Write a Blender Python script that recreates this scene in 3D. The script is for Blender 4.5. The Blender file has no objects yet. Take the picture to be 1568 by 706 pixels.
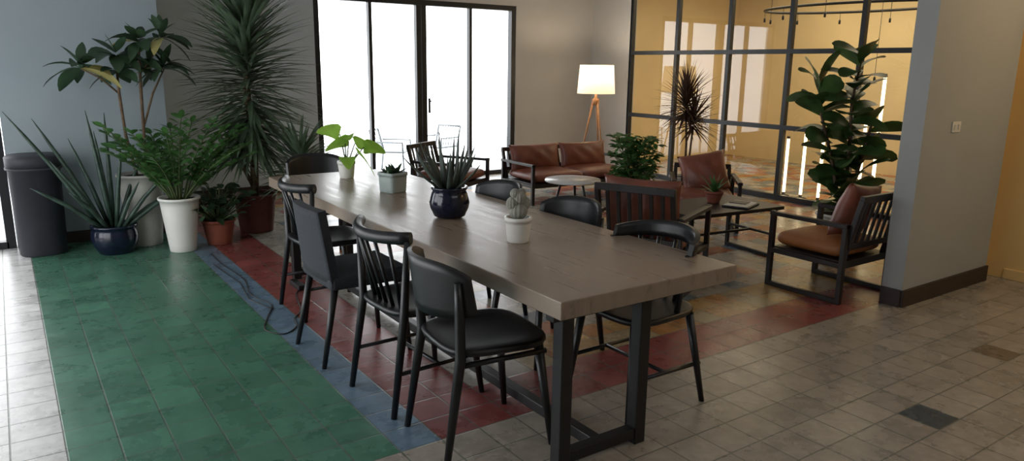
import bpy, bmesh, math, random
from mathutils import Vector, Matrix
from math import sin, cos, pi, radians
random.seed(7)
SC = bpy.context.scene
def lin(c):
    c = c/255.0
    return c/12.92 if c <= .04045 else ((c+.055)/1.055)**2.4
def rgb(r, g, b): return (lin(r), lin(g), lin(b), 1)

# ------------------------------------------------------------------ materials
def mat(name, col, rough=.5, metal=0, var=.15, scale=8, bump=0., stretch=(1, 1, 1), emis=None, es=0, transl=0, spec=.5, rvar=0):
    m = bpy.data.materials.new(name); m.use_nodes = True
    nt = m.node_tree; N = nt.nodes; L = nt.links
    p = N['Principled BSDF']
    p.inputs['Roughness'].default_value = rough; p.inputs['Metallic'].default_value = metal
    p.inputs['Specular IOR Level'].default_value = spec
    tc = N.new('ShaderNodeTexCoord'); mp = N.new('ShaderNodeMapping'); mp.inputs['Scale'].default_value = stretch
    L.new(tc.outputs['Object'], mp.inputs['Vector'])
    nz = N.new('ShaderNodeTexNoise'); nz.inputs['Scale'].default_value = scale; nz.inputs['Detail'].default_value = 5
    L.new(mp.outputs[0], nz.inputs['Vector'])
    mx = N.new('ShaderNodeMix'); mx.data_type = 'RGBA'
    a = tuple(max(0, c*(1-var)) for c in col[:3])+(1,); b = tuple(min(1, c*(1+var)) for c in col[:3])+(1,)
    mx.inputs[6].default_value = a; mx.inputs[7].default_value = b
    mr = N.new('ShaderNodeMapRange'); mr.inputs[1].default_value = .3; mr.inputs[2].default_value = .7
    L.new(nz.outputs[0], mr.inputs[0]); L.new(mr.outputs[0], mx.inputs[0])
    L.new(mx.outputs[2], p.inputs['Base Color'])
    if rvar:
        m2 = N.new('ShaderNodeMapRange'); m2.inputs[1].default_value = .3; m2.inputs[2].default_value = .7
        m2.inputs[3].default_value = rough-rvar; m2.inputs[4].default_value = rough+rvar
        L.new(nz.outputs[0], m2.inputs[0]); L.new(m2.outputs[0], p.inputs['Roughness'])
    if bump:
        bp = N.new('ShaderNodeBump'); bp.inputs['Strength'].default_value = bump; bp.inputs['Distance'].default_value = .01
        L.new(nz.outputs[0], bp.inputs['Height']); L.new(bp.outputs[0], p.inputs['Normal'])
    if emis:
        p.inputs['Emission Color'].default_value = emis; p.inputs['Emission Strength'].default_value = es
    if transl:
        out = N['Material Output']; t = N.new('ShaderNodeBsdfTranslucent'); ms = N.new('ShaderNodeMixShader')
        ms.inputs[0].default_value = transl
        L.new(mx.outputs[2], t.inputs[0]); L.new(p.outputs[0], ms.inputs[1]); L.new(t.outputs[0], ms.inputs[2]); L.new(ms.outputs[0], out.inputs[0])
    return m
def glass(name, tint=(1, 1, 1, 1), k=1.0):
    m = bpy.data.materials.new(name); m.use_nodes = True
    nt = m.node_tree; N = nt.nodes; L = nt.links; N.remove(N['Principled BSDF'])
    t = N.new('ShaderNodeBsdfTransparent'); t.inputs[0].default_value = tint
    g = N.new('ShaderNodeBsdfGlossy'); g.inputs['Roughness'].default_value = .015
    lw = N.new('ShaderNodeLayerWeight'); lw.inputs['Blend'].default_value = .5
    pw = N.new('ShaderNodeMath'); pw.operation = 'POWER'; pw.inputs[1].default_value = 4.0
    mu = N.new('ShaderNodeMath'); mu.operation = 'MULTIPLY_ADD'; mu.inputs[1].default_value = .9*k; mu.inputs[2].default_value = .04*k; mu.use_clamp = True
    ms = N.new('ShaderNodeMixShader')
    L.new(lw.outputs['Facing'], pw.inputs[0]); L.new(pw.outputs[0], mu.inputs[0])
    L.new(mu.outputs[0], ms.inputs[0]); L.new(t.outputs[0], ms.inputs[1]); L.new(g.outputs[0], ms.inputs[2])
    L.new(ms.outputs[0], N['Material Output'].inputs[0])
    return m

M = {}
M['wall'] = mat('wall_paint', rgb(194, 194, 192), .75, var=.03, scale=3, bump=.05)
M['wallcool'] = mat('wall_paint_cool', rgb(208, 220, 226), .75, var=.03, scale=3, bump=.05)
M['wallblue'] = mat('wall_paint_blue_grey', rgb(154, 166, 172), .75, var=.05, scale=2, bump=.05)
M['wallgrey'] = mat('wall_paint_pale_grey', rgb(160, 162, 160), .75, var=.04, scale=2, bump=.05)
M['warm'] = mat('warm_wall_paint', rgb(232, 210, 164), .7, var=.06, scale=1.5)
M['warm2'] = mat('corridor_wall_paint', rgb(228, 194, 130), .7, var=.05, scale=1.5)
M['ceil'] = mat('ceiling_paint', rgb(205, 206, 207), .9, var=.02)
M['base'] = mat('baseboard_dark_brown', rgb(48, 34, 30), .45)
M['frame'] = mat('black_window_frame', rgb(30, 33, 36), .4)
M['glass'] = glass('clear_glass', (1, 1, 1, 1), 1.0)
M['pglass'] = glass('partition_glass', (.97, .96, .93, 1), 2.4)
M['black'] = mat('black_painted_wood', rgb(20, 21, 24), .38, var=.2, scale=20)
M['blackm'] = mat('black_steel', rgb(18, 18, 20), .45)
M['fabric'] = mat('charcoal_fabric', rgb(44, 48, 54), .85, scale=120, var=.3, bump=.2)
M['top'] = mat('tabletop_grey_oak', rgb(136, 120, 105), .30, var=.12, scale=4, stretch=(7, .5, 3), rvar=.04, spec=.6)
M['leather'] = mat('brown_leather', rgb(124, 70, 54), .42, var=.25, scale=6, bump=.25)
M['orange'] = mat('tan_orange_leather', rgb(164, 104, 58), .5, var=.15, scale=8, bump=.1)
M['dwood'] = mat('dark_walnut', rgb(34, 28, 27), .4, var=.25, scale=10, stretch=(1, 6, 1))
M['oak'] = mat('oak_wood', rgb(160, 112, 70), .5, var=.15, scale=15)
M['marble'] = mat('white_marble', rgb(205, 204, 202), .25, var=.06, scale=4)
M['white'] = mat('white_ceramic', rgb(222, 220, 214), .4, var=.04, scale=6)
M['offw'] = mat('weathered_white_pot', rgb(184, 182, 174), .6, var=.1, scale=8)
M['navy'] = mat('navy_glazed_ceramic', rgb(22, 28, 46), .15, var=.3, scale=8)
M['teal'] = mat('pale_grey_green_ceramic', rgb(158, 170, 166), .5, var=.08)
M['terra'] = mat('terracotta', rgb(132, 70, 52), .8, var=.12, scale=12)
M['terrad'] = mat('dark_terracotta', rgb(92, 46, 38), .75, var=.15, scale=12)
M['soil'] = mat('potting_soil', rgb(45, 34, 26), .95, var=.4, scale=60, bump=.6)
M['stem'] = mat('green_stem', rgb(70, 86, 48), .6)
M['bark'] = mat('brown_bark', rgb(98, 80, 60), .85, var=.3, scale=25, bump=.5)
M['ldark'] = mat('dark_green_leaf', rgb(54, 78, 54), .42, var=.35, scale=9, transl=.2)
M['lyucca'] = mat('yucca_leaf', rgb(100, 120, 96), .5, var=.45, scale=5, transl=.2)
M['lsnake'] = mat('snake_plant_leaf', rgb(50, 70, 60), .45, var=.4, scale=14)
M['lzz'] = mat('zz_leaf', rgb(68, 110, 56), .38, var=.4, scale=6, transl=.2)
M['llime'] = mat('lime_leaf', rgb(158, 202, 84), .45, var=.2, scale=10, transl=.45)
M['lfig'] = mat('fig_leaf', rgb(66, 94, 50), .4, var=.35, scale=7, transl=.2)
M['lyell'] = mat('fading_leaf', rgb(168, 160, 100), .5, var=.2, scale=10, transl=.3)
M['lred'] = mat('bronze_dracaena_leaf', rgb(80, 58, 46), .5, var=.35, scale=7, transl=.2)
M['lgrey'] = mat('aloe_leaf', rgb(66, 76, 68), .5, var=.3, scale=12)
M['cactus'] = mat('pale_cactus', rgb(142, 142, 132), .85, var=.25, scale=40, bump=.5)
M['bin'] = mat('dark_bin_plastic', rgb(46, 46, 54), .6, var=.1)
M['plast'] = mat('white_plastic', rgb(210, 208, 200), .4, var=.02)
M['paper'] = mat('paper', rgb(220, 215, 205), .6, var=.05)
M['shade'] = mat('lamp_shade_linen', rgb(240, 230, 212), .9, var=.03, scale=60, emis=rgb(255, 228, 190), es=.42, transl=.4)
M['tube'] = mat('glass_reflection_glow', (1, 1, 1, 1), .5, emis=rgb(255, 232, 185), es=4)  # glow standing in for bright reflections in the partition glass
M['lamp'] = mat('lamp_diffuser', (1, 1, 1, 1), .5, emis=rgb(255, 240, 220), es=3)
M['terrace'] = mat('terrace_stone', rgb(214, 216, 218), .7, var=.05)
M['hazemetal'] = mat('haze_lightened_metal', rgb(130, 136, 140), .5, var=.1)  # metal lightened: overexposed outdoor haze is put into its colour

# ------------------------------------------------------------------ mesh builder
class B:
    def __init__(s):
        s.bm = bmesh.new(); s.mats = []
    def mi(s, k):
        if k not in s.mats: s.mats.append(k)
        return s.mats.index(k)
    def face(s, vs, k, smooth=True):
        try:
            f = s.bm.faces.new(vs); f.material_index = s.mi(k); f.smooth = smooth; return f
        except ValueError: return None
    def box(s, c, size, k, rot=None, bev=.004):
        r = bmesh.ops.create_cube(s.bm, size=1)
        vs = r['verts']; mt = Matrix.Translation(Vector(c))
        if rot: mt = mt @ Matrix.Rotation(rot[2], 4, 'Z') @ Matrix.Rotation(rot[1], 4, 'Y') @ Matrix.Rotation(rot[0], 4, 'X')
        mt = mt @ Matrix.Diagonal((size[0], size[1], size[2], 1))
        bmesh.ops.transform(s.bm, matrix=mt, verts=vs)
        i = s.mi(k)
        fs = set(f for v in vs for f in v.link_faces)
        for f in fs: f.material_index = i
        if bev:
            es = list(set(e for v in vs for e in v.link_edges))
            bmesh.ops.bevel(s.bm, geom=es, offset=min(bev, min(size)*.3), segments=2, affect='EDGES', profile=.5, material=-1)
        return s
    def beam(s, a, b, w, h, k, bev=.003, up=(0, 0, 1)):
        a = Vector(a); b = Vector(b); d = (b-a); L = d.length; d.normalize(); up = Vector(up)
        if abs(d.dot(up)) > .95: up = Vector((1, 0, 0))
        y = up.cross(d).normalized(); z = d.cross(y)
        R = Matrix((d, y, z)).transposed().to_4x4()
        r = bmesh.ops.create_cube(s.bm, size=1); vs = r['verts']
        bmesh.ops.transform(s.bm, matrix=Matrix.Translation((a+b)/2) @ R @ Matrix.Diagonal((L, w, h, 1)), verts=vs)
        i = s.mi(k)
        for f in set(f for v in vs for f in v.link_faces): f.material_index = i
        if bev: bmesh.ops.bevel(s.bm, geom=list(set(e for v in vs for e in v.link_edges)), offset=bev, segments=1, affect='EDGES')
        return s
    def quad(s, a, b, c, d, k):
        s.face([s.bm.verts.new(v) for v in (a, b, c, d)], k, False); return s
    def tube(s, pts, rad, k, n=10, flat=1.0, up=(0, 0, 1)):
        pts = [Vector(p) for p in pts]
        if not isinstance(rad, (list, tuple)): rad = [rad]*len(pts)
        rings = []; prev = None
        for i, p in enumerate(pts):
            d = (pts[min(i+1, len(pts)-1)]-pts[max(i-1, 0)]).normalized()
            if prev is None:
                u = Vector(up)
                if abs(u.dot(d)) > .9: u = Vector((1, 0, 0))
            else: u = prev
            u = (u-d*u.dot(d)).normalized(); prev = u; w = d.cross(u)
            rings.append([s.bm.verts.new(p+(u*cos(2*pi*j/n)*flat+w*sin(2*pi*j/n))*rad[i]) for j in range(n)])
        for a, b in zip(rings, rings[1:]):
            for j in range(n): s.face([a[j], a[(j+1) % n], b[(j+1) % n], b[j]], k)
        s.face(rings[0][::-1], k, False); s.face(rings[-1], k, False)
        return s
    def lathe(s, prof, k, c=(0, 0, 0), n=32, sq=None):
        rings = []
        for r, z in prof:
            ring = []
            for j in range(n):
                t = 2*pi*j/n; cx, cy = cos(t), sin(t)
                if sq:
                    cx = math.copysign(abs(cx)**sq, cx); cy = math.copysign(abs(cy)**sq, cy)
                ring.append(s.bm.verts.new((c[0]+r*cx, c[1]+r*cy, c[2]+z)))
            rings.append(ring)
        for a, b in zip(rings, rings[1:]):
            for j in range(n): s.face([a[j], a[(j+1) % n], b[(j+1) % n], b[j]], k)
        s.face(rings[0][::-1], k, False); s.face(rings[-1], k, False)
        return s
    def pot(s, rb, rt, h, k, c=(0, 0, 0), bulge=0, rim=.012, sq=None, n=32):
        pr = [(rb*.96, 0)]
        for i in range(9):
            t = i/8; pr.append((rb+(rt-rb)*t+bulge*sin(pi*t), .005+(h-.02-.005)*t))
        pr += [(rt+rim, h-.02), (rt+rim, h), (rt-.008, h), (rt-.012, h-.03)]
        s.lathe(pr, k, c, n, sq)
        s.lathe([(rt-.014, h-.04), (rt-.014, h-.028)], 'soil', c, n, sq)
        return s
    def panel(s, fn, nu, nv, th, k):
        P = [[Vector(fn(i/nu, j/nv)) for j in range(nv+1)] for i in range(nu+1)]
        A = []; Bk = []
        for i in range(nu+1):
            ra = []; rb = []
            for j in range(nv+1):
                du = P[min(i+1, nu)][j]-P[max(i-1, 0)][j]; dv = P[i][min(j+1, nv)]-P[i][max(j-1, 0)]
                nrm = du.cross(dv).normalized()*th/2
                ra.append(s.bm.verts.new(P[i][j]+nrm)); rb.append(s.bm.verts.new(P[i][j]-nrm))
            A.append(ra); Bk.append(rb)
        for i in range(nu):
            for j in range(nv):
                s.face([A[i][j], A[i+1][j], A[i+1][j+1], A[i][j+1]], k)
                s.face([Bk[i][j+1], Bk[i+1][j+1], Bk[i+1][j], Bk[i][j]], k)
        for i in range(nu):
            s.face([A[i][0], Bk[i][0], Bk[i+1][0], A[i+1][0]], k, False); s.face([A[i+1][nv], Bk[i+1][nv], Bk[i][nv], A[i][nv]], k, False)
        for j in range(nv):
            s.face([A[0][j+1], Bk[0][j+1], Bk[0][j], A[0][j]], k, False); s.face([A[nu][j], Bk[nu][j], Bk[nu][j+1], A[nu][j+1]], k, False)
        return s
    def cushion(s, c, size, k, rot=(0, 0, 0), e=.38, nu=28, nv=16):
        mt = Matrix.Translation(Vector(c)) @ Matrix.Rotation(rot[2], 4, 'Z') @ Matrix.Rotation(rot[1], 4, 'Y') @ Matrix.Rotation(rot[0], 4, 'X')
        sg = lambda v, p: math.copysign(abs(v)**p, v)
        g = []
        for j in range(1, nv):
            ph = -pi/2+pi*j/nv
            g.append([s.bm.verts.new(mt @ Vector((size[0]/2*sg(cos(ph), .5)*sg(cos(2*pi*i/nu), e), size[1]/2*sg(cos(ph), .5)*sg(sin(2*pi*i/nu), e), size[2]/2*sg(sin(ph), .75)))) for i in range(nu)])
        for a, b in zip(g, g[1:]):
            for i in range(nu): s.face([a[i], a[(i+1) % nu], b[(i+1) % nu], b[i]], k)
        s.face(g[0][::-1], k); s.face(g[-1], k)
        return s
    def pcush(s, c, w, h, t, k, rot=(0, 0, 0), n=18, wr=.004):
        mt = Matrix.Translation(Vector(c)) @ Matrix.Rotation(rot[2], 4, 'Z') @ Matrix.Rotation(rot[1], 4, 'Y') @ Matrix.Rotation(rot[0], 4, 'X')
        G = {}
        for sd in (1, -1):
            for i in range(n+1):
                for j in range(n+1):
                    u = 2*i/n-1; v = 2*j/n-1
                    edge = abs(u) > .999 or abs(v) > .999
                    if edge and sd == -1: G[(sd, i, j)] = G[(1, i, j)]; continue
                    th = t/2*((1-u*u)*(1-v*v))**.38
                    pin = .93+.07*(u*u*v*v)
                    r = wr*sin(9*u+5*v)*(1-u*u)*(1-v*v)
                    G[(sd, i, j)] = s.bm.verts.new(mt @ Vector((sd*th+r, u*w/2*pin, v*h/2*pin)))
        for sd in (1, -1):
            for i in range(n):
                for j in range(n):
                    q = [G[(sd, i, j)], G[(sd, i+1, j)], G[(sd, i+1, j+1)], G[(sd, i, j+1)]]
                    s.face(q if sd == 1 else q[::-1], k)
        return s
    def seat(s, w, d, z, th, k, n=36, sq=.55):
        def ring(sc, zz, dish=0):
            r = []
            for j in range(n):
                t = 2*pi*j/n; cx = math.copysign(abs(cos(t))**sq, cos(t)); cy = math.copysign(abs(sin(t))**sq, sin(t))
                ww = w/2*(1+.06*cx)
                r.append(s.bm.verts.new((d/2*cx*sc, ww*cy*sc, zz)))
            return r
        R = [ring(.9, z-th), ring(.97, z-th*.8), ring(1, z-th*.4), ring(.985, z-.002), ring(.93, z), ring(.7, z-.006), ring(.3, z-.01)]
        for a, b in zip(R, R[1:]):
            for j in range(n): s.face([a[j], a[(j+1) % n], b[(j+1) % n], b[j]], k)
        s.face(R[0][::-1], k); s.face(R[-1], k)
        return s
    def leaf(s, base, d, L, w, k, droop=.5, fold=.25, seg=6, shape='strap', roll=0):
        p = Vector(base); d = Vector(d).normalized()
        side = d.cross(Vector((0, 0, 1)))
        if side.length < .05: side = Vector((1, 0, 0))
        side.normalize(); side = Matrix.Rotation(roll, 3, d) @ side
        prev = None; st = L/seg
        for i in range(seg+1):
            t = i/seg
            if shape == 'strap': ww = w*(1-t**2.2)*(.55+.45*min(1, t*5))
            elif shape == 'fiddle': ww = w*(sin(pi*min(1, t*.93+.03))**.6)*(.65+.5*t)
            elif shape == 'heart': ww = w*max(0, (1-t))**.65*(1.0 if t > .05 else .75)*1.15
            else: ww = w*sin(pi*min(1, t*.96+.02))**.8
            up = side.cross(d)
            ww *= .5
            a = s.bm.verts.new(p-side*ww+up*ww*fold); m = s.bm.verts.new(p); b = s.bm.verts.new(p+side*ww+up*ww*fold)
            if prev:
                s.face([prev[0], prev[1], m, a], k); s.face([prev[1], prev[2], b, m], k)
            prev = (a, m, b)
            p = p+d*st
            d = (d+Vector((0, 0, -1))*droop/seg).normalized()
            side = (side-d*side.dot(d)).normalized()
        return s
    def done(s, name, loc=(0, 0, 0), rz=0):
        me = bpy.data.meshes.new(name)
        s.bm.to_mesh(me); s.bm.free()
        for k in s.mats: me.materials.append(M[k])
        o = bpy.data.objects.new(name, me); SC.collection.objects.link(o)
        o.location = loc; o.rotation_euler = (0, 0, rz)
        return o
def solid(name, lo, hi, k, bev=0):
    c = [(a+b)/2 for a, b in zip(lo, hi)]; sz = [b-a for a, b in zip(lo, hi)]
    b = B(); b.box((0, 0, 0), sz, k, bev=bev); return b.done(name, c)
def rdir(az, el): return Vector((cos(az)*cos(el), sin(az)*cos(el), sin(el)))
U = random.uniform

# ------------------------------------------------------------------ floor
T = .19; OX = 1.20; OY = 2.52
bm = bmesh.new(); cl = bm.loops.layers.float_color.new('tilecol')
RED = rgb(128, 66, 62); BLUE = rgb(98, 120, 138); GREEN = rgb(68, 112, 92)
def tcol(i, j):
    def vary(c, a): 
        q = 1+U(-a, a); return (c[0]*q, c[1]*q, c[2]*q, 1)
    if (i, j) == (11, -6): return rgb(60, 72, 80)
    if (i, j) in ((17, -5), (20, -8)): return rgb(110, 98, 84)
    if i < -6: return vary(rgb(198, 196, 194), .06)
    if j < 0: return vary(rgb(150, 142, 131), .09) if i > -7 else vary(rgb(198, 196, 194), .06)
    if i < 0: return vary(GREEN, .15)
    if i == 0: return vary(BLUE, .08)
    if i < 3 or j < 2: return vary(RED, .14)
    if i < 5: return vary(rgb(160, 154, 144), .1)
    if j < 4: return vary(random.choice([rgb(160, 128, 80), rgb(160, 128, 80), rgb(156, 112, 66), rgb(150, 134, 104)]), .12)
    return vary(random.choice([rgb(156, 150, 140), rgb(156, 150, 140), rgb(162, 128, 76), rgb(155, 94, 60), rgb(128, 62, 54), rgb(92, 108, 120), rgb(150, 142, 130)]), .08)
for i in range(-16, 54):
    for j in range(-30, 35):
        x0 = OX+i*T; y0 = OY+j*T; c = tcol(i, j)
        vs = [bm.verts.new(v) for v in ((x0, y0, 0), (x0+T, y0, 0), (x0+T, y0+T, 0), (x0, y0+T, 0))]
        f = bm.faces.new(vs)
        for l in f.loops: l[cl] = c
me = bpy.data.meshes.new('floor'); bm.to_mesh(me); bm.free()
fl = bpy.data.objects.new('floor', me); SC.collection.objects.link(fl)
fm = bpy.data.materials.new('encaustic_tile_floor'); fm.use_nodes = True
nt = fm.node_tree; N = nt.nodes; L = nt.links; p = N['Principled BSDF']
at = N.new('ShaderNodeAttribute'); at.attribute_name = 'tilecol'
tc = N.new('ShaderNodeTexCoord'); sx = N.new('ShaderNodeSeparateXYZ'); L.new(tc.outputs['Object'], sx.inputs[0])
def mth(op, a, b=None, clamp=False):
    n = N.new('ShaderNodeMath'); n.operation = op; n.use_clamp = clamp
    for q, v in enumerate((a, b)):
        if v is None: continue
        if isinstance(v, (int, float)): n.inputs[q].default_value = v
        else: L.new(v, n.inputs[q])
    return n.outputs[0]
ds = []
for ax, o in (('X', OX), ('Y', OY)):
    f = mth('FRACT', mth('DIVIDE', mth('ADD', sx.outputs[ax], -o+T*40), T))
    ds.append(mth('SUBTRACT', .5, mth('ABSOLUTE', mth('SUBTRACT', f, .5))))
dmin = mth('MINIMUM', ds[0], ds[1])
mr = N.new('ShaderNodeMapRange'); mr.inputs[1].default_value = .010; mr.inputs[2].default_value = .026; L.new(dmin, mr.inputs[0])
def noise(s, d, r, lo, hi):
    nz = N.new('ShaderNodeTexNoise'); nz.inputs['Scale'].default_value = s; nz.inputs['Detail'].default_value = d; nz.inputs['Roughness'].default_value = r; L.new(tc.outputs['Object'], nz.inputs['Vector'])
    mn = N.new('ShaderNodeMapRange'); mn.inputs[1].default_value = .3; mn.inputs[2].default_value = .7; mn.inputs[3].default_value = lo; mn.inputs[4].default_value = hi; L.new(nz.outputs[0], mn.inputs[0])
    return nz, mn.outputs[0]
nz, n1 = noise(4.5, 7, .6, .84, 1.16)
nz2, n2 = noise(18, 4, .6, .88, 1.12)
g = mth('MULTIPLY', n1, n2)
vm = N.new('ShaderNodeVectorMath'); vm.operation = 'SCALE'; L.new(at.outputs['Color'], vm.inputs[0]); L.new(g, vm.inputs['Scale'])
mxg = N.new('ShaderNodeMix'); mxg.data_type = 'RGBA'; mxg.inputs[6].default_value = rgb(88, 94, 86)
L.new(mth('ADD', mth('MULTIPLY', mr.outputs[0], .9), .1), mxg.inputs[0]); L.new(vm.outputs[0], mxg.inputs[7])
L.new(mxg.outputs[2], p.inputs['Base Color'])
rr = N.new('ShaderNodeMapRange'); rr.inputs[1].default_value = .3; rr.inputs[2].default_value = .7; rr.inputs[3].default_value = .22; rr.inputs[4].default_value = .36; L.new(nz.outputs[0], rr.inputs[0]); L.new(rr.outputs[0], p.inputs['Roughness'])
bp = N.new('ShaderNodeBump'); bp.inputs['Strength'].default_value = .2; bp.inputs['Distance'].default_value = .003; L.new(mth('ADD', mr.outputs[0], mth('MULTIPLY', nz2.outputs[0], .2)), bp.inputs['Height']); L.new(bp.outputs[0], p.inputs['Normal'])
me.materials.append(fm)

# ------------------------------------------------------------------ room shell
H = 2.95; BY = 9.0; PX = 7.7; WT = 2.40; SY = 7.35; SXR = 1.23
solid('ceiling', (-1.9, -3.2, H), (11.3, BY+.2, H+.1), 'ceil')
solid('wall_back_left', (SXR, BY, 0), (3.25, BY+.2, H), 'wallcool')
solid('wall_back_right', (6.25, BY, 0), (PX+.1, BY+.2, H), 'wall')
solid('wall_back_header', (3.25, BY, WT), (6.25, BY+.2, H), 'wall')
solid('wall_alcove_left', (-.02, SY, 0), (SXR, BY+.2, H), 'wallblue')
solid('wall_alcove_header', (-1.7, SY, WT), (-.02, SY+.2, H), 'wallblue')
solid('wall_left_near', (-1.9, -3.2, 0), (-1.7, 2.2, H), 'wall')
solid('wall_left_far', (-1.9, 6.6, 0), (-1.7, SY+.2, H), 'wall')
solid('wall_left_header', (-1.9, 2.2, WT), (-1.7, 6.6, H), 'wall')
solid('wall_front', (-1.9, -3.2, 0), (6.5, -3.0, H), 'wall')
solid('wall_right_back', (PX, 8.14, 0), (PX+.1, BY, H), 'wall')
solid('wall_pillar', (4.86, 2.40, 0), (6.08, 2.54, H), 'wallgrey')
solid('wall_corridor', (6.28, -3.2, 0), (6.48, 2.60, H), 'warm2')
solid('wall_corridor_return', (6.08, 2.50, 0), (PX+.1, 2.70, H), 'warm2')
solid('wall_inner_far', (11.1, 2.5, 0), (11.3, BY+.2, H), 'warm')
solid('wall_inner_left', (PX+.1, BY, 0), (11.1, BY+.2, H), 'warm')
solid('wall_inner_right', (PX+.1, 2.5, 0), (11.1, 2.7, H), 'warm')
b = B()
b.box((0, 0, 0), (1.23, .018, .12), 'base', bev=.004); b.done('baseboard_pillar', (5.47, 2.392, .06))
b = B(); b.box((0, 0, 0), (.018, .14, .12), 'base', bev=.004); b.done('baseboard_pillar_end', (4.852, 2.47, .06))
b = B(); b.box((0, 0, 0), (1.23, .018, .10), 'base', bev=.004); b.done('baseboard_left', (.6, SY-.008, .05))
b = B(); b.box((0, 0, 0), (2.0, .018, .10), 'base', bev=.004); b.done('baseboard_back', (2.25, BY-.008, .05))
b = B(); b.box((0, 0, 0), (1.45, .018, .10), 'base', bev=.004); b.done('baseboard_back_right', (6.975, BY-.008, .05))
b = B(); b.box((0, 0, 0), (.018, 5.3, .08), 'warm2', bev=.004); b.done('baseboard_corridor', (6.272, -.3, .04))
b = B(); W0, W1 = 3.25, 6.25
b.box((W0+.035, 0, WT/2), (.07, .10, WT), 'frame'); b.box((W1-.035, 0, WT/2), (.07, .10, WT), 'frame')
b.box(((W0+W1)/2, 0, WT-.035), (W1-W0-.1, .10, .07), 'frame'); b.box(((W0+W1)/2, 0, .03), (W1-W0-.1, .10, .06), 'frame')
for x, w in ((4.0, .045), (4.69, .07), (4.77, .07), (5.5, .045)): b.box((x, 0, WT/2), (w, .08, WT-.1), 'frame')
b.box((4.83, -.05, 1.02), (.025, .03, .2), 'frame'); b.box((4.83, -.07, 1.08), (.02, .05, .02), 'frame')
b.quad((W0+.05, .02, .05), (W1-.05, .02, .05), (W1-.05, .02, WT-.05), (W0+.05, .02, WT-.05), 'glass')
b.done('window_1', (0, BY+.06, 0))
b = B()
for x in (-.06, -.85, -1.64): b.box((x, 0, WT/2), (.07, .1, WT), 'frame')
b.box((-.85, 0, WT-.035), (1.55, .1, .07), 'frame'); b.box((-.85, 0, .03), (1.55, .1, .06), 'frame'); b.quad((-1.62, .02, .05), (-.08, .02, .05), (-.08, .02, WT-.05), (-1.62, .02, WT-.05), 'glass')
b.done('door_1', (0, SY+.06, 0))
b = B()
for y in (2.235, 3.3, 4.4, 5.5, 6.565): b.box((0, y, WT/2), (.1, .07, WT), 'frame')
b.box((0, 4.4, WT-.035), (.1, 4.3, .07), 'frame'); b.box((0, 4.4, .03), (.1, 4.3, .06), 'frame'); b.quad((-.02, 2.25, .05), (-.02, 6.55, .05), (-.02, 6.55, WT-.05), (-.02, 2.25, WT-.05), 'glass')
b.done('window_2', (-1.78, 0, 0))
b = B(); S = .89; y0 = 8.14; yend = 2.70
ys = [y0-S*i for i in range(7)]
for y in ys: 
    if y > yend: b.box((0, y, H/2), (.06, .055, H), 'frame', bev=.002)
b.box((0, yend+.02, H/2), (.05, .04, H), 'frame', bev=.002)
for z in (.03, .88, 1.77, 2.66, H-.02): b.box((0, (y0+yend)/2, z), (.062, y0-yend, .055 if z > .1 else .07), 'frame', bev=.002)
b.quad((0, yend, .02), (0, y0, .02), (0, y0, H-.02), (0, yend, H-.02), 'pglass')
b.done('window_partition', (PX+.03, 0, 0))
b = B(); b.box((0, 0, 0), (.115, .008, .072), 'plast', bev=.003); b.box((-.025, -.006, 0), (.022, .008, .034), 'plast', bev=.002); b.box((.025, -.006, 0), (.022, .008, .034), 'plast', bev=.002)
b.done('light_switch', (5.28, 2.396, 1.20))
solid('floor_terrace', (-4, BY+.2, -.12), (12, 14, -.02), 'terrace')
solid('floor_terrace_left', (-6, 1.5, -.12), (-1.9, BY+.2, -.02), 'terrace')
solid('floor_terrace_alcove', (-1.9, SY+.2, -.12), (-.02, BY+.2, -.02), 'terrace')

# ------------------------------------------------------------------ inner room: reflection bars, chandelier
def reflbar(y, z1, x=8.05):  # upright glowing bars modelled in place of reflections in the glass
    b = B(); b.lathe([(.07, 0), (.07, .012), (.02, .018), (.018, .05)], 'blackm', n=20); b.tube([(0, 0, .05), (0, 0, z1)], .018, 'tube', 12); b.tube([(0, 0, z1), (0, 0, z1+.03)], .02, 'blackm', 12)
    b.done('glass_reflection_bar', (x, y, 0))
for y, c in ((5.60, .72), (5.36, .80), (5.12, .74), (4.62, 1.05), (4.46, 1.5)): reflbar(y, c)
b = B()
pts = [(.75*cos(t*2*pi/48), 1.35*sin(t*2*pi/48), 0) for t in range(49)]
b.tube(pts, .018, 'blackm', 8)
for t in range(0, 48, 4):
    q = pts[t]; ln = .75+.12*(t % 3) if 26 < t < 47 else .10
    b.tube([(q[0], q[1], 0), (q[0], q[1], -ln)], .003, 'blackm', 6)
    b.lathe([(.006, -ln), (.014, -ln-.01), (.014, -ln-.06), (.01, -ln-.06)], 'blackm', (q[0], q[1], 0), 12)
for t in (0, 12, 24, 36): b.tube([(pts[t][0], pts[t][1], 0), (pts[t][0], pts[t][1], H-2.36)], .004, 'blackm', 6)
b.done('ring_chandelier', (9.3, 5.6, 2.36))

# ------------------------------------------------------------------ dining table
b = B()
TX0, TX1, TY0, TY1 = 1.55, 2.50, 1.93, 5.38
b.box(((TX0+TX1)/2, (TY0+TY1)/2, .715), (TX1-TX0, TY1-TY0, .07), 'top', bev=.004)
for y in (2.06, 5.22):
    for x in (1.67, 2.08): b.box((x, y, .34), (.058, .058, .68), 'blackm')
    b.box((1.875, y, .05), (.35, .05, .05), 'blackm'); b.box((1.95, y, .655), (.7, .05, .05), 'blackm')
b.box((1.87, 3.64, .05), (.05, 3.12, .05), 'blackm'); b.box((1.87, 3.64, .655), (.06, 3.12, .045), 'blackm')
b.done('dining_table')

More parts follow.
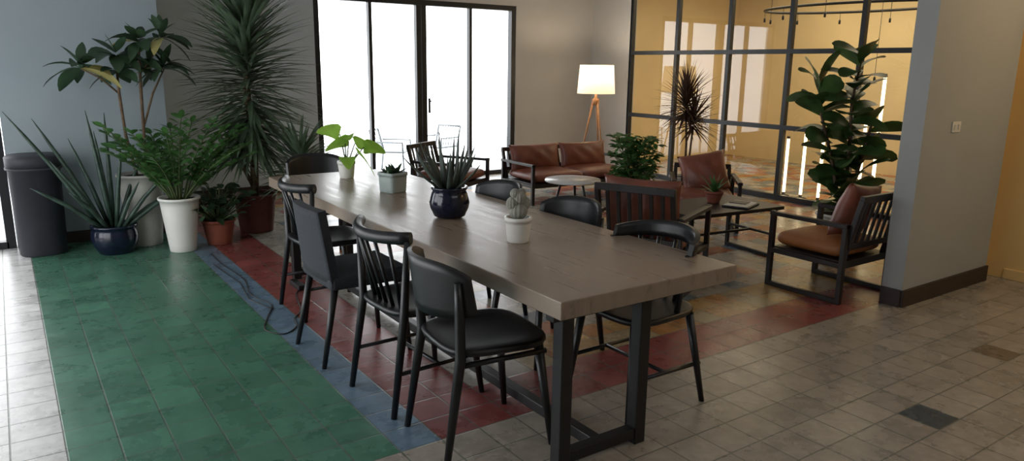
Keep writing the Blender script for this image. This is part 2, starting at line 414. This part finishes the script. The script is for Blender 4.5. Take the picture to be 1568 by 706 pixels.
# ------------------------------------------------------------------ dining chairs (local +X = front)
def chair(kind, loc, rz):
    b = B(); k = 'black'; sz = .485; dz = .03
    if kind == 'uph':
        b.box((0.01, 0, sz-.035), (.46, .45, .075), 'fabric', bev=.028)
        b.panel(lambda u, v: (-.19-.05*v-.02*cos((u-.5)*pi), (u-.5)*(.44-.05*v), sz-.03+.38*v), 12, 8, .045, 'fabric')
        for sy in (1, -1):
            b.tube([(.19, sy*.18, sz-.05), (.23, sy*.21, 0)], [.021, .013], k)
            b.tube([(-.18, sy*.18, sz-.05), (-.27, sy*.21, 0)], [.021, .013], k)
        return b.done('dining_chair', loc, rz)
    b.seat(.47, .46, sz, .035, k)
    for sy in (1, -1):
        b.tube([(.17, sy*.175, sz-.02), (.225, sy*.215, 0)], [.022, .013], k)
    if kind == 'panel':
        for sy in (1, -1):
            b.tube([(-.26, sy*.215, 0), (-.19, sy*.20, sz-.03), (-.20, sy*.215, .65), (-.21, sy*.22, .77)], [.014, .022, .020, .013], k)
            b.tube([(.20, sy*.19, .42), (-.19, sy*.19, .42)], .012, k)
        b.panel(lambda u, v: (-.27+.13*(2*u-1)**2-.03*v, (2*u-1)*.245, .61+.23*v*(1-.35*(2*u-1)**4)+.03*(2*u-1)**4), 22, 6, .018, k)
        b.tube([(.19, -.18, .42), (.19, .18, .42)], .012, k)
    elif kind == 'spindle':
        rail = [(-.27+.10*t*t, .24*t, .82+.01*t*t) for t in [i/6-1 for i in range(13)]]
        b.tube(rail, .024, k, 10, flat=1.2)
        for t in (-.62, -.3, 0, .3, .62): b.tube([(-.17+.02*t*t, .24*t*.85, sz-.01), (-.27+.10*t*t, .24*t, .81)], .0095, k, 8)
        for sy in (1, -1):
            b.tube([(-.26, sy*.215, 0), (-.19, sy*.20, sz-.03), (-.185, sy*.235, .82)], [.014, .021, .014], k)
    else:
        b.panel(lambda u, v: (-.25*cos(-1.3+2.6*u)-.015*v, .255*sin(-1.3+2.6*u), .74+.02*cos(-1.3+2.6*u)+(.05+.03*cos(-1.3+2.6*u))*v), 20, 3, .024, k)
        for a in (-.75, -.38, 0, .38, .75): b.tube([(-.19*cos(a), .2*sin(a), sz-.01), (-.25*cos(a), .255*sin(a), .755)], .010, k, 8)
        for sy in (1, -1):
            b.tube([(-.26, sy*.215, 0), (-.16, sy*.19, sz-.03)], [.013, .021], k)
            b.tube([(-.05, sy*.21, sz-.02), (-.06, sy*.245, .755)], [.014, .012], k)
    if kind != 'panel':
        for sy in (1, -1): b.tube([(.2, sy*.198, .2), (-.235, sy*.205, .2)], .010, k, 8)
        b.tube([(-.01, -.2, .2), (-.01, .2, .2)], .010, k, 8)
    return b.done('dining_chair', loc, rz)
chair('panel', (1.56, 2.47, 0), radians(-6))
chair('spindle', (1.55, 3.03, 0), radians(3))
chair('uph', (1.51, 3.72, 0), radians(0))
chair('spindle', (1.65, 4.48, 0), radians(2))
chair('panel', (2.06, 5.62, 0), radians(-90))
chair('bow', (2.36, 2.38, 0), radians(180))
chair('panel', (2.38, 3.12, 0), radians(183))
chair('panel', (2.37, 3.85, 0), radians(180))

# ------------------------------------------------------------------ lounge furniture (local +X = front)
def lounge(name, loc, rz, w=.66, seats=1, seatm='leather', backc=False, d=.66, ah=.58, bh=.76, sh=.355, slats=True):
    b = B(); k = 'dwood'; q = .036; hw = w/2
    for sy in (1, -1):
        y = sy*(hw-q/2)
        b.box((d/2-q/2, y, ah/2), (q, q, ah), k); b.box((-d/2+q/2, y, ah/2), (q, q, ah), k)
        b.box((0, y, ah-q/2), (d, q+.012, q*.8), k); b.box((0, y, q/2), (d-2*q+.01, q, q), k)
        b.box((0, y, sh-.085), (d-2*q+.01, q, q), k)
        b.beam((-d/2+.05, sy*(hw-.055), sh-.1), (-d/2-.06, sy*(hw-.055), bh), q, q, k)
    b.box((d/2-q, 0, sh-.085), (q, w-2*q+.01, .05), k); b.box((-d/2+q, 0, sh-.085), (q, w-2*q+.01, .05), k)
    b.box((0, 0, sh-.07), (d-2*q, w-2*q, .02), k)
    b.beam((-d/2-.06, -hw+.04, bh), (-d/2-.06, hw-.04, bh), q, .05, k)
    b.beam((-d/2+.01, -hw+.04, sh+.045), (-d/2+.01, hw-.04, sh+.045), q, .04, k)
    n = max(6, int(w/.085))
    for i in range(1, n):
        y = -hw+.05+(w-.1)*i/n
        b.beam((-d/2+.01, y, sh+.035), (-d/2-.058, y, bh-.01), .028, .014, k)
    sw = (w-2*q-.02)/seats
    for i in range(seats):
        y = -hw+q+.01+sw*(i+.5)
        b.cushion((.02, y, sh), (d-.06, sw-.01, .13), seatm, e=.22)
        if backc: b.pcush((-d/2+.12, y, (sh+.04+bh)/2+.02), sw-.0, bh-sh+.06, .19, 'leather', rot=(0, radians(-12), 0), n=22, wr=.006)
    return b.done(name, loc, rz)
def pillow(loc, rot, w=.42, h=.40, t=.17):
    b = B(); b.pcush((0, 0, 0), w, h, t, 'leather', wr=.008); o = b.done('throw_pillow', loc); o.rotation_euler = rot; return o
lounge('armchair', (4.85, 2.95, 0), radians(90), seatm='orange', w=.62, d=.60, ah=.56, bh=.73)
pillow((4.88, 2.81, .60), (radians(8), radians(-16), radians(90)))
lounge('armchair', (3.82, 3.72, 0), radians(24), backc=True)
lounge('armchair', (5.76, 4.93, 0), radians(225), bh=.56, ah=.50, sh=.32)
pillow((5.85, 5.02, .525), (radians(12), radians(-22), radians(225)), .48, .42, .22)
lounge('armchair', (4.15, 7.25, 0), radians(-60), ah=.52, bh=.66)
lounge('leather_sofa', (5.68, 6.98, 0), radians(-93), w=1.55, seats=2, backc=True, d=.70, ah=.47, bh=.57, sh=.30)
b = B(); b.box((0, 0, .435), (1.02, .62, .03), 'dwood')
for sx_ in (1, -1):
    for sy in (1, -1): b.box((sx_*.46, sy*.26, .21), (.03, .03, .42), 'blackm')
    b.box((sx_*.46, 0, .015), (.03, .5, .03), 'blackm'); b.box((sx_*.46, 0, .405), (.03, .5, .03), 'blackm')
b.box((0, 0, .2), (.92, .02, .02), 'blackm'); b.box((-.46, 0, .2), (.02, .5, .02), 'blackm'); b.box((.46, 0, .2), (.02, .5, .02), 'blackm')
b.done('coffee_table', (4.82, 4.02, 0), radians(-6))
b = B(); b.lathe([(.05, 0), (.28, .002), (.285, .012), (.28, .025), (.05, .026)], 'marble', (0, 0, .43), 40)
for a in range(3):
    t = a*2*pi/3; b.tube([(.12*cos(t), .12*sin(t), .43), (.24*cos(t), .24*sin(t), 0)], [.014, .010], 'blackm', 8)
b.done('round_side_table', (4.68, 5.70, 0))
b = B(); b.box((0, 0, .008), (.30, .22, .014), 'blackm'); b.box((.0, 0, .0175), (.28, .20, .004), 'paper', bev=.001)
b.box((.03, .02, .0225), (.12, .14, .006), 'blackm', bev=.001); b.done('magazine', (4.98, 3.86, .451), radians(20))
b = B()
n = 40; r0 = [b.bm.verts.new((.265*cos(2*pi*i/n), .265*sin(2*pi*i/n), 1.20)) for i in range(n)]; r1 = [b.bm.verts.new((.235*cos(2*pi*i/n), .235*sin(2*pi*i/n), 1.59)) for i in range(n)]
for i in range(n): b.face([r0[i], r0[(i+1) % n], r1[(i+1) % n], r1[i]], 'shade')
for a in range(3):
    t = a*2*pi/3+.5; b.tube([(.03*cos(t), .03*sin(t), 1.12), (.25*cos(t), .25*sin(t), 0)], [.014, .010], 'oak', 10)
    b.tube([(0, 0, 1.21), (.262*cos(t), .262*sin(t), 1.21)], .003, 'blackm', 6)
b.lathe([(.03, 1.04), (.05, 1.06), (.05, 1.12), (.02, 1.14), (.015, 1.30)], 'oak', (0, 0, 0), 20)
b.lathe([(.01, 1.30), (.035, 1.36), (.03, 1.41), (.005, 1.43)], 'lamp', (0, 0, 0), 16)
b.done('floor_lamp', (6.90, 7.95, 0))
b = B(); b.lathe([(.165, 0), (.17, .01), (.185, .72), (.195, .72), (.197, .80), (.18, .815), (.05, .818)], 'bin', n=40, sq=.8)
b.lathe([(.188, .70), (.2, .705), (.2, .72), (.188, .722)], 'bin', n=40, sq=.8)
b.done('trash_bin', (.16, 7.08, 0))

# ------------------------------------------------------------------ plants
b = B(); b.pot(.13, .165, .24, 'navy', bulge=.03)
tips = [(-.66, 0, 1.18), (-.48, .05, 1.12), (-.40, -.1, .80), (-.25, .1, .95), (-.12, -.05, 1.18), (.02, .05, 1.15), (.10, -.08, .85), (.28, .1, .8), (.58, -.1, .52), (.42, -.15, .66), (-.55, -.1, .60), (.2, -.15, .6), (-.06, .15, 1.0), (-.3, -.15, .55), (.5, .05, .46)]
for x, y, z in tips:
    s0 = Vector((x*.12, y*.3, .2)); e = Vector((x, y, z)); m_ = (s0+e)/2+Vector((0, 0, .03))
    b.tube([s0, s0.lerp(m_, .5), m_, m_.lerp(e, .6), e], [.015, .019, .017, .012, .002], 'lsnake', 8)
b.done('potted_snake_plant', (.66, 6.78, 0))
b = B(); b.pot(.105, .155, .46, 'white')
def zz(b, z0, n, Lm, k, lw=.05, ll=.10, spread=.5):
    for i in range(n):
        az = 2*pi*i/n+U(-.3, .3); el = U(1.1, 1.5) if i % 3 else U(.8, 1.05); p = Vector((.05*cos(az), .05*sin(az), z0)); d = rdir(az, el); Ls = Lm*U(.75, 1.1); pts = [p.copy()]
        for q in range(12):
            p = p+d*Ls/12; d = (d+Vector((cos(az), sin(az), -.4))*.045*spread*2).normalized(); pts.append(p.copy())
            if q > 1:
                sd = d.cross(Vector((0, 0, 1))).normalized()
                for s_ in (1, -1): b.leaf(p, sd*s_+d*.6+Vector((0, 0, .25)), ll*U(.8, 1.15), lw, k, .3, .2, 4, 'oval', U(-.6, .6))
        b.tube(pts, [.008]*6+[.005]*7, 'stem', 6)
        b.leaf(p, d, ll, lw, k, .2, .2, 4, 'oval')
zz(b, .43, 26, .74, 'lzz'); b.done('potted_zz_plant', (1.14, 6.56, 0))
b = B(); b.pot(.13, .18, .62, 'offw')
def whorl(b, c, n, Lr, w, k, elr=(-.4, .5), droop=1.0, k2=None):
    for i in range(n):
        az = 2*pi*i/n+U(-.3, .3); b.leaf(c, rdir(az, U(*elr)), U(*Lr), w*U(.8, 1.15), k2 if (k2 and random.random() < .12) else k, droop, .2, 6, 'oval', U(-.6, .6))
trunks = [([(-.02, 0, .58), (-.08, 0, .95), (-.10, -.02, 1.30), (-.10, -.03, 1.60)], .012), ([(.05, 0, .58), (.06, 0, .95), (.07, .0, 1.35), (.09, .02, 1.72)], .013), ([(.06, 0, 1.0), (.16, .0, 1.3), (.26, -.02, 1.50)], .009), ([(-.10, 0, 1.30), (-.22, -.03, 1.42), (-.36, -.05, 1.50)], .008), ([(.07, .0, 1.45), (.2, .05, 1.62), (.27, .02, 1.76)], .007)]
for pts, r in trunks:
    b.tube(pts, [r]*(len(pts)-1)+[r*.6], 'bark', 8)
    e = Vector(pts[-1]); whorl(b, e, 9, (.24, .36), .105, 'ldark', k2='lyell'); whorl(b, e+Vector((0, 0, .03)), 5, (.14, .22), .07, 'ldark', (.5, 1.2), .4)
    if len(pts) > 3: whorl(b, Vector(pts[-2]).lerp(e, .6), 6, (.2, .3), .09, 'ldark')
b.done('potted_umbrella_tree', (.92, 6.98, 0))
b = B(); b.pot(.15, .19, .36, 'terrad')
tr = [(0, 0, .33), (.02, 0, .8), (-.01, 0, 1.3), (.02, 0, 1.95)]
b.tube(tr, [.04, .035, .03, .015], 'bark', 12)
for i in range(500):
    t = i/500; z = .82+1.18*t; az = i*2.39996+U(-.2, .2); el = radians(-30+90*t**1.2+U(-12, 12))
    b.leaf((.01+.02*cos(az), .02*sin(az), z), rdir(az, el), (.70-.16*abs(t-.4))*U(.8, 1.05), .048*U(.8, 1.2), 'lyucca', U(.15, .5), .3, 5)
b.tube([(.0, .0, .4), (-.10, -.04, .62), (-.14, -.06, .75)], [.02, .018, .012], 'bark', 8)
for i in range(60):
    az = i*2.4; b.leaf((-.14, -.06, .66+.002*i), rdir(az, U(-.4, 1.2)), U(.28, .42), .038, 'lyucca', .5, .3, 5)
b.done('potted_yucca_tree', (1.88, 7.0, 0))
b = B(); b.pot(.10, .135, .22, 'terra')
for i in range(110):
    az = U(0, 2*pi); st = rdir(az, U(.3, 1.4))*U(.1, .36)+Vector((0, 0, .2)); b.tube([(0, 0, .19), st], .004, 'stem', 5); b.leaf(st, rdir(az+U(-1, 1), U(-.2, .8)), U(.08, .14), .06, 'ldark', .5, .2, 4, 'oval', U(-.7, .7))
b.done('potted_leafy_bush', (1.46, 6.66, 0))
b = B(); b.pot(.15, .17, .34, 'blackm'); b.tube([(0, 0, .3), (0, 0, .62)], .025, 'bark', 8)
for i in range(150):
    az = i*2.4; b.leaf((0, 0, .50+.0016*i), rdir(az, radians(-15+75*i/150+U(-10, 15))), U(.38, .54), .036, 'lyucca', .45, .3, 6)
b.done('potted_dracaena', (2.22, 6.66, 0))
def cup(b, rb, rt, h, k, bulge=0, sq=None): b.pot(rb, rt, h, k, bulge=bulge, rim=.004, sq=sq)
b = B(); cup(b, .05, .062, .125, 'white')
SR = Vector((.82, -.57, 0)); SU = Vector((0, 0, 1)); SF = Vector((-.57, -.82, 0))
for a, up_, fw, dr, du, df, Lf, w, ro in [(-.04, .32, 0, -1, .35, .1, .17, .16, .9), (.03, .27, .03, -.9, -.1, .4, .19, .16, .7), (.06, .25, -.03, 1, .0, .2, .16, .15, -.8), (.09, .19, .03, .8, -.6, .5, .24, .2, -.7), (.02, .16, .06, .3, -.4, .9, .13, .12, 0), (.12, .22, -.04, .8, .0, -.2, .17, .15, -.9), (.0, .30, .02, .4, .2, .8, .15, .14, .3)]:
    q = SR*a+SU*up_+SF*fw
    b.tube([(0, 0, .1), (q.x*.5, q.y*.5, q.z*.65), q], [.006, .005, .004], 'stem', 6)
    b.leaf(q, SR*dr+SU*du+SF*df, Lf, w, 'llime', .7, .1, 8, 'heart', ro)
b.done('potted_caladium', (2.02, 5.05, .75))
b = B(); cup(b, .068, .073, .13, 'teal', sq=.35)
for i in range(26):
    az = i*2.4; c = Vector((.035*cos(az*1.7), .035*sin(az*1.7), .11)); b.leaf(c, rdir(az, U(.5, 1.3)), U(.05, .10), .03, 'ldark', .2, .4, 4, 'oval')
b.done('potted_succulent', (2.05, 4.34, .75), .3)
b = B(); b.lathe([(.06, 0), (.085, .01), (.105, .055), (.11, .085), (.098, .13), (.09, .148), (.10, .16), (.10, .17), (.086, .17), (.083, .15)], 'navy', n=40); b.lathe([(.083, .142), (.083, .15)], 'soil', n=32)
for i in range(28):
    az = i*2.4; el = U(.6, 1.5); Lf = U(.16, .32); d = rdir(az, el); s0 = Vector((.03*cos(az), .03*sin(az), .14))
    b.tube([s0, s0+d*Lf*.4, s0+d*Lf*.75+Vector((0, 0, .01)), s0+d*Lf+Vector((0, 0, .03))], [.017, .016, .010, .001], 'lgrey', 8, flat=.45)
b.done('potted_aloe', (1.96, 3.44, .75))
b = B(); cup(b, .052, .062, .12, 'white')
for x, y, z, r in ((0, 0, .15, .042), (-.025, .01, .185, .03), (.028, 0, .18, .032), (.0, -.01, .212, .03), (-.02, 0, .232, .022), (.02, 0, .235, .018)):
    pr = [(r*sin(a*pi/10)+.0005, -r*cos(a*pi/10)) for a in range(11)]
    nn = 40; rings = []
    for rr_, zz_ in pr: rings.append([b.bm.verts.new((x+rr_*(1+.09*cos(12*2*pi*j/nn))*cos(2*pi*j/nn), y+rr_*(1+.09*cos(12*2*pi*j/nn))*sin(2*pi*j/nn), z+zz_*1.1)) for j in range(nn)])
    for a, c in zip(rings, rings[1:]):
        for j in range(nn): b.face([a[j], a[(j+1) % nn], c[(j+1) % nn], c[j]], 'cactus')
b.done('potted_cactus', (1.95, 2.77, .75))
b = B(); cup(b, .05, .075, .10, 'terra')
for i in range(22): b.leaf((0, 0, .08), rdir(i*2.4, U(.3, 1.4)), U(.12, .22), .03, 'lzz', .4, .3, 5)
b.done('potted_spider_plant', (4.90, 4.08, .451))
b = B(); b.pot(.12, .16, .30, 'offw')
for i in range(170):
    az = U(0, 2*pi); st = Vector((cos(az)*U(.02, .33), sin(az)*U(.02, .33), U(.34, .80)))
    if i % 3 == 0: b.tube([(0, 0, .27), (st.x*.4, st.y*.4, st.z*.7), st], .004, 'stem', 5)
    for q in range(4): b.leaf(st, rdir(U(0, 6.28), U(-.3, .6)), U(.09, .13), .05, 'lzz', .5, .2, 4, 'oval', U(-.5, .5))
b.done('potted_schefflera', (5.92, 6.10, 0))
b = B(); b.pot(.13, .17, .32, 'offw'); b.tube([(0, 0, .28), (.0, 0, .7), (-.02, .02, 1.08)], [.016, .013, .012], 'bark', 8); b.tube([(0.03, 0, .28), (.05, -.02, .6), (.06, -.03, .9)], [.014, .012, .010], 'bark', 8)
for c, n in (((-.02, .02, 1.02), 150), ((.06, -.03, .88), 80)):
    for i in range(n):
        b.leaf((c[0], c[1], c[2]+.0014*i), rdir(i*2.4, radians(-30+105*i/n+U(-10, 10))), U(.34, .48), .028, 'lred', .45, .3, 6)
b.done('potted_bronze_dracaena', (6.58, 5.94, 0))
b = B(); b.pot(.16, .2, .36, 'white')
stems = [[(0, 0, .32), (.02, 0, .8), (.0, .02, 1.3), (.05, 0, 1.70)], [(.03, .02, .32), (-.08, .09, .8), (-.17, .18, 1.2), (-.2, .22, 1.48)], [(-.02, 0, .32), (.08, -.05, .7), (.16, -.10, 1.2)]]
for si, pts in enumerate(stems):
    b.tube(pts, [.018, .015, .012, .008][:len(pts)], 'bark', 8)
    n = (44, 30, 20)[si]
    for i in range(n):
        t = .06+.94*i/n; seg = t*(len(pts)-1); a = min(int(seg), len(pts)-2); c = Vector(pts[a]).lerp(Vector(pts[a+1]), seg-a)
        az = i*2.4+si; b.leaf(c, rdir(az, U(.1, .9)+.4*(t > .9)), U(.22, .32), U(.17, .21), 'lfig', U(.5, 1.1), .15, 7, 'fiddle', U(-.9, .9))
b.done('potted_fiddle_leaf_fig', (5.88, 3.50, 0))
b = B()
cp = [(1.30, 6.3), (1.30, 5.9), (1.33, 5.4), (1.27, 5.0), (1.32, 4.7), (1.22, 4.45), (1.15, 4.25), (1.22, 4.12), (1.32, 4.2), (1.36, 4.35), (1.45, 4.5), (1.52, 4.8), (1.60, 4.95)]
def cr(P, t):
    i = min(int(t), len(P)-2); f = t-i; g_ = lambda j: P[max(0, min(len(P)-1, j))]
    return [.5*((2*g_(i)[a])+(-g_(i-1)[a]+g_(i+1)[a])*f+(2*g_(i-1)[a]-5*g_(i)[a]+4*g_(i+1)[a]-g_(i+2)[a])*f*f+(-g_(i-1)[a]+3*g_(i)[a]-3*g_(i+1)[a]+g_(i+2)[a])*f**3) for a in (0, 1)]
b.tube([(*cr(cp, (len(cp)-1)*q/90), .004) for q in range(91)], .004, 'blackm', 6)
b.tube([(1.24, 5.95, .004), (1.28, 5.3, .004), (1.23, 4.9, .004), (1.3, 4.6, .004)], .0035, 'blackm', 6)
b.box((1.60, 5.0, .02), (.05, .2, .035), 'blackm'); b.done('power_cable')
def tchair(loc, rz):
    b = B(); k = 'hazemetal'
    for sy in (1, -1):
        b.tube([(.22, sy*.24, 0), (.2, sy*.24, .5), (-.22, sy*.24, .5)], .013, k); b.tube([(-.24, sy*.22, 0), (-.2, sy*.22, .36), (-.28, sy*.22, .66)], .013, k)
    b.box((0, 0, .36), (.44, .46, .02), k); b.tube([(-.28, -.22, .66), (-.28, .22, .66)], .013, k)
    for i in range(8): b.tube([(-.21, -.18+.052*i, .37), (-.28, -.18+.052*i, .66)], .006, k, 6)
    b.done('terrace_chair', loc, rz)
tchair((4.62, 9.75, -.02), radians(-40)); tchair((5.5, 10.0, -.02), radians(200))

# ------------------------------------------------------------------ lights
def area(name, loc, rot, sx_, sy_, P, col, portal=False):
    l = bpy.data.lights.new(name, 'AREA'); l.shape = 'RECTANGLE'; l.size = sx_; l.size_y = sy_; l.energy = P; l.color = col
    if portal: l.cycles.is_portal = True
    o = bpy.data.objects.new(name, l); o.location = loc; o.rotation_euler = rot; SC.collection.objects.link(o); return o
area('window_portal', (4.75, BY+.25, 1.2), (radians(-90), 0, 0), 3.0, 2.4, 1, (1, 1, 1), True)
area('window_portal', (-1.95, 4.4, 1.2), (0, radians(-90), 0), 2.4, 4.4, 1, (1, 1, 1), True)
area('window_portal', (-.86, SY+.25, 1.2), (radians(-90), 0, 0), 1.7, 2.4, 1, (1, 1, 1), True)
area('inner_room_ceiling_lamp', (9.4, 5.6, H-.03), (0, 0, 0), 2.2, 4.0, 88, (1, .85, .58))
def point(name, loc, P, col, r=.05):
    l = bpy.data.lights.new(name, 'POINT'); l.energy = P; l.color = col; l.shadow_soft_size = r
    o = bpy.data.objects.new(name, l); o.location = loc; SC.collection.objects.link(o)
point('floor_lamp_bulb', (6.90, 7.95, 1.50), 17, (1, .80, .56))
point('corridor_lamp', (5.9, 1.1, 2.5), 24, (1, .80, .54), .12)
area('hall_fill_light', (2.5, -.8, H-.03), (0, 0, 0), 3.0, 2.0, 26, (1, .97, .93))  # unseen fill light added to brighten the hall
w = bpy.data.worlds.new('world'); SC.world = w; w.use_nodes = True
bg = w.node_tree.nodes['Background']; bg.inputs[0].default_value = (.95, .98, 1, 1); bg.inputs[1].default_value = 4.8

# ------------------------------------------------------------------ camera
f_, p_, y_, r_, h_ = 1122.2, radians(12.65), radians(34.66), radians(-.73), 1.563
F = Vector((sin(y_)*cos(p_), cos(y_)*cos(p_), -sin(p_))); R = Vector((cos(y_), -sin(y_), 0)); D = F.cross(R)
R2 = R*cos(r_)+D*sin(r_); D2 = -R*sin(r_)+D*cos(r_)
cd = bpy.data.cameras.new('camera'); cd.sensor_width = 36; cd.lens = 36*f_/1568; cd.clip_start = .05
co = bpy.data.objects.new('camera', cd); SC.collection.objects.link(co)
m4 = Matrix((R2, -D2, -F)).transposed().to_4x4(); m4.translation = Vector((0, 0, h_)); co.matrix_world = m4
SC.camera = co
SC.view_settings.view_transform = 'Standard'
